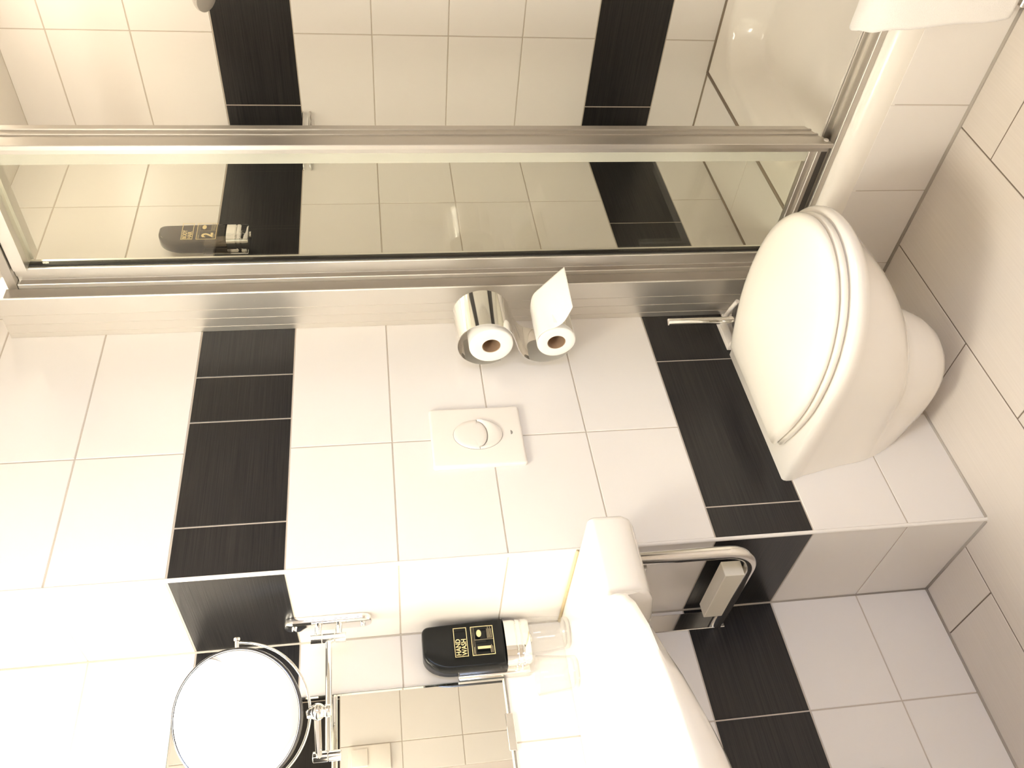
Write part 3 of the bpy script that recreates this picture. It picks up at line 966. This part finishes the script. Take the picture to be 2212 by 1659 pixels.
def dispenser(cx, yw, z0, label, body_mat, num, word1, word2, H=0.168, hw=0.0505, dep=0.062):
    o = thing('soap_dispenser', label, 'soap dispenser', (cx, yw, z0 - 0.05))
    # body outline (x, z)
    pts = [(hw, 0.0), (hw, 0.02)]
    tr, tl = 0.014, 0.058
    xt = hw - 0.006
    for k in range(7):
        a = math.radians(90 * k / 6)
        pts.append((xt - tr + tr * math.cos(a), H - tr + tr * math.sin(a)))
    xl = -hw
    for k in range(11):
        a = math.radians(90 + 90 * k / 10)
        pts.append((xl + tl * 0.62 + tl * 0.62 * math.cos(a), H - tl + tl * math.sin(a)))
    pts += [(xl, 0.02), (xl, 0.0)]
    yf, yb = yw - dep, yw - 0.022
    def ins(i, y):
        out = []
        for (a, b) in pts:
            s = 1 - i / hw
            out.append((cx + a * s, y + 3.0 * (a * a), z0 + 0.5 * H + (b - 0.5 * H) * (1 - i / (H * 0.5))))
        return out
    bm = bmesh.new()
    loft(bm, [ins(0.003, yb - 0.001), ins(0.0, yb - 0.004), ins(0.0, yf + 0.008), ins(0.0012, yf + 0.003), ins(0.004, yf + 0.0005), ins(0.007, yf)])
    link('bottle', bm, body_mat, o, True, 50)
    # chrome collar with two grooves
    bm = bmesh.new()
    def sec(hx, hy, z):
        ring = []
        for k in range(48):
            a = 2 * math.pi * k / 48
            c_, s_ = math.cos(a), math.sin(a)
            ring.append((cx + hx * abs(c_) ** 0.62 * (1 if c_ >= 0 else -1), (yf + yb) / 2 + hy * abs(s_) ** 0.75 * (1 if s_ >= 0 else -1), z))
        return ring
    hx, hy = hw - 0.003, 0.021
    zs = [(0.0005, 0.0), (-0.020, 0.0), (-0.0215, 0.0016), (-0.0225, 0.0016), (-0.0240, 0.0), (-0.031, 0.0), (-0.0325, 0.0016), (-0.0335, 0.0016), (-0.035, 0.0), (-0.046, 0.0005), (-0.050, 0.003), (-0.0515, 0.007)]
    loft(bm, [sec(hx - i, hy - i * 0.8, z0 + z) for z, i in zs])
    link('collar', bm, CHROME, o, True, 35)
    bm = bmesh.new()
    cyl(bm, (cx + 0.005, (yf + yb) / 2, z0 - 0.0512), (cx + 0.005, (yf + yb) / 2, z0 - 0.055), 0.010, 24, 0.001)
    link('nozzle', bm, CHROME_S, o, True, 40)
    # wall bracket
    bm = bmesh.new()
    if body_mat is SMOKE:
        box(bm, cx - 0.012, cx + hw - 0.012, yw - 0.0225, yw - 0.0008, z0 - 0.040, z0 + 0.060, 0.004, 3)
    else:
        box(bm, cx - hw - 0.006, cx + hw - 0.004, yw - 0.0225, yw - 0.0008, z0 - 0.048, z0 + 0.100, 0.004, 3)
    link('back_shell', bm, CHROME_S if body_mat is not SMOKE else CHROME_S, o, True, 40)
    if body_mat is SMOKE:
        bm = bmesh.new()
        bx0, bx1 = (cx - 0.024, cx - 0.008) if body_mat is SMOKE else (cx - hw - 0.022, cx - hw - 0.006)
        box(bm, bx0, bx1, yw - 0.006, yw - 0.0008, z0 - 0.045, z0 + 0.062, 0.001, 1)
        brk = link('side_bracket', bm, CHROME_S, o)
        for zz in (z0 + 0.035, z0 - 0.025):
            bm = bmesh.new()
            cyl(bm, ((bx0 + bx1) / 2, yw - 0.0059, zz), ((bx0 + bx1) / 2, yw - 0.0066, zz), 0.0042, 16)
            link('screw_hole', bm, HOLE, brk)
    # printed labels
    yl = yf - 0.0004
    GM, GD = GOLD, GOLD_D
    bm = bmesh.new()
    frame_rect(bm, cx - 0.030, cx + 0.032, z0 + 0.078, z0 + 0.105, 0.0013, yl)
    frame_rect(bm, cx - 0.030, cx + 0.032, z0 + 0.024, z0 + 0.070, 0.0013, yl)
    link('label_frame', bm, GM, o)
    bm = bmesh.new()
    box(bm, cx + 0.0025, cx + 0.0032, yl - 0.0003, yl, z0 + 0.0255, z0 + 0.063)
    for i, zz in enumerate((0.0630, 0.0660)):
        box(bm, cx - 0.0285, cx + 0.0305, yl - 0.0003, yl, z0 + zz, z0 + zz + 0.0005)
    for i in range(5):
        zz = 0.0275 + i * 0.0022
        box(bm, cx + 0.0050, cx + (0.0295 if i % 2 else 0.0255), yl - 0.0003, yl, z0 + zz, z0 + zz + 0.0009)
    for i in range(3):
        zz = 0.0275 + i * 0.0022
        box(bm, cx - 0.0260, cx - 0.012 + 0.003 * (i % 2), yl - 0.0003, yl, z0 + zz, z0 + zz + 0.0008)
    box(bm, cx - 0.0260, cx - 0.012, yl - 0.0003, yl, z0 + 0.0645, z0 + 0.0653)
    link('label_lines', bm, GD, o)
    bm = bmesh.new()
    em = [(cx + 0.0165 + 0.0078 * math.cos(a), z0 + 0.0535 + 0.0050 * math.sin(a)) for a in [2 * math.pi * k / 28 for k in range(28)]]
    loft(bm, [[(a, yl, b) for a, b in em], [(a, yl - 0.0003, b) for a, b in em]])
    link('label_emblem', bm, GM, o)
    text_mesh('label_text', word1, 0.0140, cx - 0.0270, yl, z0 + 0.0925, o, GM, 0.00022, 0.86)
    text_mesh('label_text', word2, 0.0140, cx - 0.0270, yl, z0 + 0.0808, o, GM, 0.00022, 0.86)
    text_mesh('label_number', num, 0.036, cx - 0.0225, yl, z0 + 0.0325, o, GM, 0.0012, 0.95)
    return o
dispenser(-0.0595, D, 0.9915, 'black hand wash dispenser with a chrome collar on the wall beside the mirror', BOTTLE, '1', 'HAND', 'WASH')
dispenser(0.920, 0.0, 1.572, 'smoky see-through soap dispenser marked 2 on the shower wall behind glass', SMOKE, '2', 'BODY', 'HAIR', H=0.160, hw=0.038, dep=0.056)

# ------------------------------------------------------------------ wall mirror
wm = thing('wall_mirror', 'large frameless rectangular wall mirror over the washbasin', 'mirror', (-0.53, 0.283, 1.30))
bm = bmesh.new(); box(bm, -0.95, -0.1165, 0.2795, 0.2852, 0.997, 1.640); link('mirror_backing', bm, MIRROR_EDGE, wm)
bm = bmesh.new()
a, b, c, d_ = -0.9485, -0.118, 0.9985, 1.6385
e = 0.004
o4 = [bm.verts.new(q) for q in ((a, 0.2794, c), (b, 0.2794, c), (b, 0.2794, d_), (a, 0.2794, d_))]
i4 = [bm.verts.new(q) for q in ((a + e, 0.2786, c + e), (b - e, 0.2786, c + e), (b - e, 0.2786, d_ - e), (a + e, 0.2786, d_ - e))]
bm.faces.new(i4)
for i in range(4):
    bm.faces.new((o4[i], o4[(i + 1) % 4], i4[(i + 1) % 4], i4[i]))
link('mirror_glass', bm, MIRROR, wm)
bm = bmesh.new(); box(bm, -0.262, -0.190, 0.2765, 0.2852, 0.990, 1.006, 0.001, 1); link('reflection_bar', bm, CHROME, wm)  # chrome bar stands in for a reflection at the mirror's lower edge

# ------------------------------------------------------------------ magnifying mirror
mm_ = thing('magnifying_mirror', 'round chrome magnifying mirror on a folding wall arm', 'mirror', (-0.02, 0.20, 1.34))
bm = bmesh.new()
def capsule(cy, z0, z1, r, x, n=12):
    pts = []
    for k in range(n + 1):
        a = math.radians(180 * k / n)
        pts.append((x, cy + r * math.cos(a), z1 - r + r * math.sin(a)))
    for k in range(n + 1):
        a = math.radians(180 + 180 * k / n)
        pts.append((x, cy + r * math.cos(a), z0 + r + r * math.sin(a)))
    return pts
PY = 0.195
loft(bm, [capsule(PY, 1.256, 1.428, 0.0200, -0.0008), capsule(PY, 1.256, 1.428, 0.0200, -0.008), capsule(PY, 1.258, 1.426, 0.0180, -0.012), capsule(PY, 1.264, 1.420, 0.0120, -0.014)])
link('wall_plate', bm, CHROME, mm_, True, 40)
for zz in (1.322, 1.362):
    bm = bmesh.new()
    cyl(bm, (-0.013, PY + 0.004, zz), (-0.034, PY + 0.004, zz), 0.0065, 20, 0.001)
    link('stud', bm, CHROME, mm_, True, 40)
for zz in (1.275, 1.408):
    bm = bmesh.new()
    cyl(bm, (-0.012, PY, zz), (-0.020, PY, zz), 0.005, 16, 0.001)
    link('screw', bm, CHROME, mm_, True, 40)
HY = 0.200
bm = bmesh.new()
for a, b in ((1.308, 1.3295), (1.3305, 1.3535), (1.3545, 1.376)):
    cyl(bm, (-0.037, HY, a), (-0.037, HY, b), 0.0095, 28, 0.0008)
link('hinge', bm, CHROME, mm_, True, 40)
bm = bmesh.new(); cyl(bm, (-0.044, HY, 1.3415), (-0.255, HY, 1.3405), 0.0062, 20); link('arm', bm, CHROME, mm_, True, 40)
bm = bmesh.new()
for a, b in ((1.318, 1.3405), (1.3415, 1.368)):
    cyl(bm, (-0.262, HY, a), (-0.262, HY, b), 0.0095, 28, 0.0008)
link('hinge', bm, CHROME, mm_, True, 40)
MC = Vector((-0.256, 0.000, 1.4695))            # centre of the round glass
BALL = Vector((-0.2600, 0.0, 1.3435))
bm = bmesh.new()
cyl(bm, (-0.262, HY - 0.007, 1.357), (BALL.x, BALL.y + 0.008, BALL.z + 0.001), 0.0058, 20)
link('arm', bm, CHROME, mm_, True, 40)
nh = Vector((-0.455, -0.890, 0.0)).normalized()  # horizontal facing of the yoke
ax = Vector((0, 0, 1)).cross(nh).normalized()    # pivot axis
E_ = math.radians(12)
nn = (nh * math.cos(E_) + Vector((0, 0, 1)) * math.sin(E_)).normalized()
up = nn.cross(ax).normalized()
if up.z < 0:
    up = -up
bm = bmesh.new()
bmesh.ops.create_uvsphere(bm, u_segments=24, v_segments=16, radius=0.0135, matrix=Matrix.Translation(BALL))
cyl(bm, BALL - Vector((0, 0, 0.010)), BALL - Vector((0, 0, 0.022)), 0.010, 24, 0.002)
tube(bm, [BALL + Vector((0, 0, 0.006)), BALL + Vector((0, 0, 0.013)), Vector((MC.x, MC.y, BALL.z + 0.0165))], [0.011, 0.010, 0.003], 20)
cyl(bm, (MC.x, MC.y + 0.003, BALL.z - 0.002), (MC.x, MC.y + 0.003, MC.z - 0.1130), 0.0028, 12)
link('ball_joint', bm, CHROME, mm_, True, 60)
bm = bmesh.new()
yc = MC - nh * 0.003
RM = 0.1072
ringtube(bm, yc, ax, Vector((0, 0, -1)), RM + 0.0068, 0.0023, 0, math.pi, 72, 10)
link('yoke', bm, CHROME, mm_, True, 60)
for sg in (-1, 1):
    bm = bmesh.new()
    q = MC + ax * sg * (RM - 0.001)
    cyl(bm, q - ax * sg * 0.002, q + ax * sg * 0.0125, 0.0032, 16)
    cyl(bm, q + ax * sg * 0.0110, q + ax * sg * 0.0170, 0.0052, 16, 0.0012)
    link('pivot_knob', bm, CHROME, mm_, True, 40)
bm = bmesh.new()
def disc_ring(off, R, n=96):
    return [MC + nn * off + (ax * math.cos(2 * math.pi * k / n) + up * math.sin(2 * math.pi * k / n)) * R for k in range(n)]
loft(bm, [disc_ring(o_, RM + r_) for o_, r_ in ((0.0042, -0.0055), (0.0055, -0.0045), (0.0058, -0.0027), (0.0050, -0.0010), (0.0025, 0), (-0.0025, 0), (-0.0050, -0.0010), (-0.0058, -0.0027), (-0.0055, -0.0045), (-0.0042, -0.0055))])
link('mirror_rim', bm, RIM, mm_, True, 60)
bm = bmesh.new()
SAG = 0.0026
loft(bm, [disc_ring(0.0046 - SAG * (1 - (k / 14) ** 2), (RM - 0.005) * max(k / 14, 0.004)) for k in range(14, -1, -1)])
link('mirror_glass', bm, MIRROR, mm_, True, 80)

# ------------------------------------------------------------------ shower things
sb = thing('shower_basket', 'small chrome wire soap basket in the far shower corner', 'basket', (1.38, -0.05, 1.385))
bm = bmesh.new()
for zz in (1.384, 1.402):
    arc = [(XR - 0.004, -0.078, zz)]
    for k in range(0, 13):
        a = math.radians(90 * k / 12)
        arc.append((XR - 0.03 - 0.11 * math.sin(a), -0.075 + 0.055 * (1 - math.cos(a)), zz))
    arc += [(1.262, -0.016, zz), (1.256, -0.004, zz)]
    tube(bm, arc, 0.0022, 8)
tube(bm, [(1.254, -0.003, 1.405), (XR - 0.004, -0.003, 1.405), (XR - 0.004, -0.080, 1.405)], 0.0022, 8)
tube(bm, [(1.254, -0.003, 1.382), (XR - 0.004, -0.003, 1.382), (XR - 0.004, -0.080, 1.382)], 0.0022, 8)
for xx in (1.30, 1.34, 1.38, 1.41):
    tube(bm, [(xx, -0.003, 1.383), (xx, -0.028 - (xx - 1.30) * 0.3, 1.383)], 0.0016, 6)
link('wire_frame', bm, CHROME_S, sb, True, 60)

hs = thing('hand_shower', 'grey hand shower head on its rail in the shower', 'shower head', (1.33, -0.47, 1.60))
nrm = Vector((-0.55, 0.10, -0.80)).normalized()
hc = Vector((1.33, -0.443, 1.597))
bm = bmesh.new()
tube(bm, [hc - nrm * 0.016, hc - nrm * 0.012, hc - nrm * 0.002, hc + nrm * 0.006, hc + nrm * 0.008], [0.020, 0.030, 0.035, 0.035, 0.031], 40)
link('head', bm, SHOWERG, hs, True, 60)
bm = bmesh.new()
tube(bm, [hc - nrm * 0.012, hc + Vector((0.02, -0.05, -0.005)), hc + Vector((0.05, -0.12, -0.06)), hc + Vector((0.055, -0.16, -0.14))], [0.018, 0.014, 0.012, 0.011], 16)
link('handle', bm, CHROME_S, hs, True, 60)
sr = thing('shower_rail', 'vertical chrome slide rail for the hand shower', 'rail', (1.40, -0.62, 1.4))
bm = bmesh.new()
cyl(bm, (1.385, -0.635, 0.95), (1.385, -0.635, 1.75), 0.010, 20, 0.001)
link('rail', bm, CHROME, sr, True, 40)
for zz in (0.98, 1.72):
    bm = bmesh.new()
    cyl(bm, (1.385, -0.635, zz), (XR - 0.0008, -0.635, zz), 0.012, 20)
    link('rail_mount', bm, CHROME_S, sr, True, 40)
bm = bmesh.new()
cyl(bm, (1.385, -0.635, 1.43), (1.385, -0.635, 1.49), 0.018, 20, 0.003)
link('slider', bm, CHROME_S, sr, True, 40)

# ------------------------------------------------------------------ towel over the tray rim
bm = bmesh.new()
pth = [(0.600, 0.044), (0.598, 0.10), (0.601, 0.17), (0.606, 0.225), (0.612, 0.262), (0.622, 0.284), (0.638, 0.297), (0.656, 0.301), (0.674, 0.299), (0.688, 0.292), (0.700, 0.280), (0.712, 0.264)]
nS, nT = 60, 40
G = []
for i in range(nS + 1):
    s = i / nS
    q = along(pth, s)
    edge = interp([0, 0.3, 0.5, 0.62, 0.75, 1.0], [-0.768, -0.739, -0.722, -0.711, -0.703, -0.703], s)
    row = []
    for j in range(nT + 1):
        t_ = j / nT
        y = lerp(edge, -0.985, t_)
        wv = 0.0035 * math.sin(t_ * 9 + s * 2) * (1 - s * 0.4) + 0.0015 * math.sin(t_ * 23 + s * 5)
        row.append(bm.verts.new((q[0] - abs(wv), y + 0.0015 * math.sin(s * 30), q[1] + 0.4 * abs(wv))))
    G.append(row)
for i in range(nS):
    for j in range(nT):
        bm.faces.new((G[i][j], G[i + 1][j], G[i + 1][j + 1], G[i][j + 1]))
tw = tag(link('bath_towel', bm, CLOTH, smooth=True), 'white ribbed cotton towel draped over the rim of the shower tray', 'towel')
sd = tw.modifiers.new('solid', 'SOLIDIFY'); sd.thickness = 0.009; sd.offset = 0
bm = bmesh.new()
vg = tag(thing('door_stop', 'small grey metal stop at the foot of the tiled skirt below the towel', 'door stop', (0.615, -0.84, 0.0)), 'small grey metal stop at the foot of the tiled skirt below the towel', 'door stop')
box(bm, 0.600, 0.628, -0.86, -0.783, 0.001, 0.030, 0.002, 1)
link('stop_body', bm, CHROME_S, vg)
bm = bmesh.new()
box(bm, 0.598, 0.6005, -0.855, -0.785, 0.009, 0.012)
box(bm, 0.598, 0.6005, -0.855, -0.785, 0.019, 0.022)
link('slot', bm, HOLE, vg)

# ------------------------------------------------------------------ light switch on the front wall (seen in the mirror)
ls = thing('light_switch', 'white light switch on the tiled wall facing the mirror', 'light switch', (0.19, YF, 1.28))
bm = bmesh.new(); box(bm, 0.150, 0.230, YF + 0.0008, YF + 0.010, 1.24, 1.38, 0.003, 2); link('plate', bm, PLASTIC, ls, True, 40)
bm = bmesh.new(); box(bm, 0.162, 0.218, YF + 0.0095, YF + 0.014, 1.315, 1.368, 0.002, 2); link('rocker', bm, PLASTIC_D, ls, True, 40)
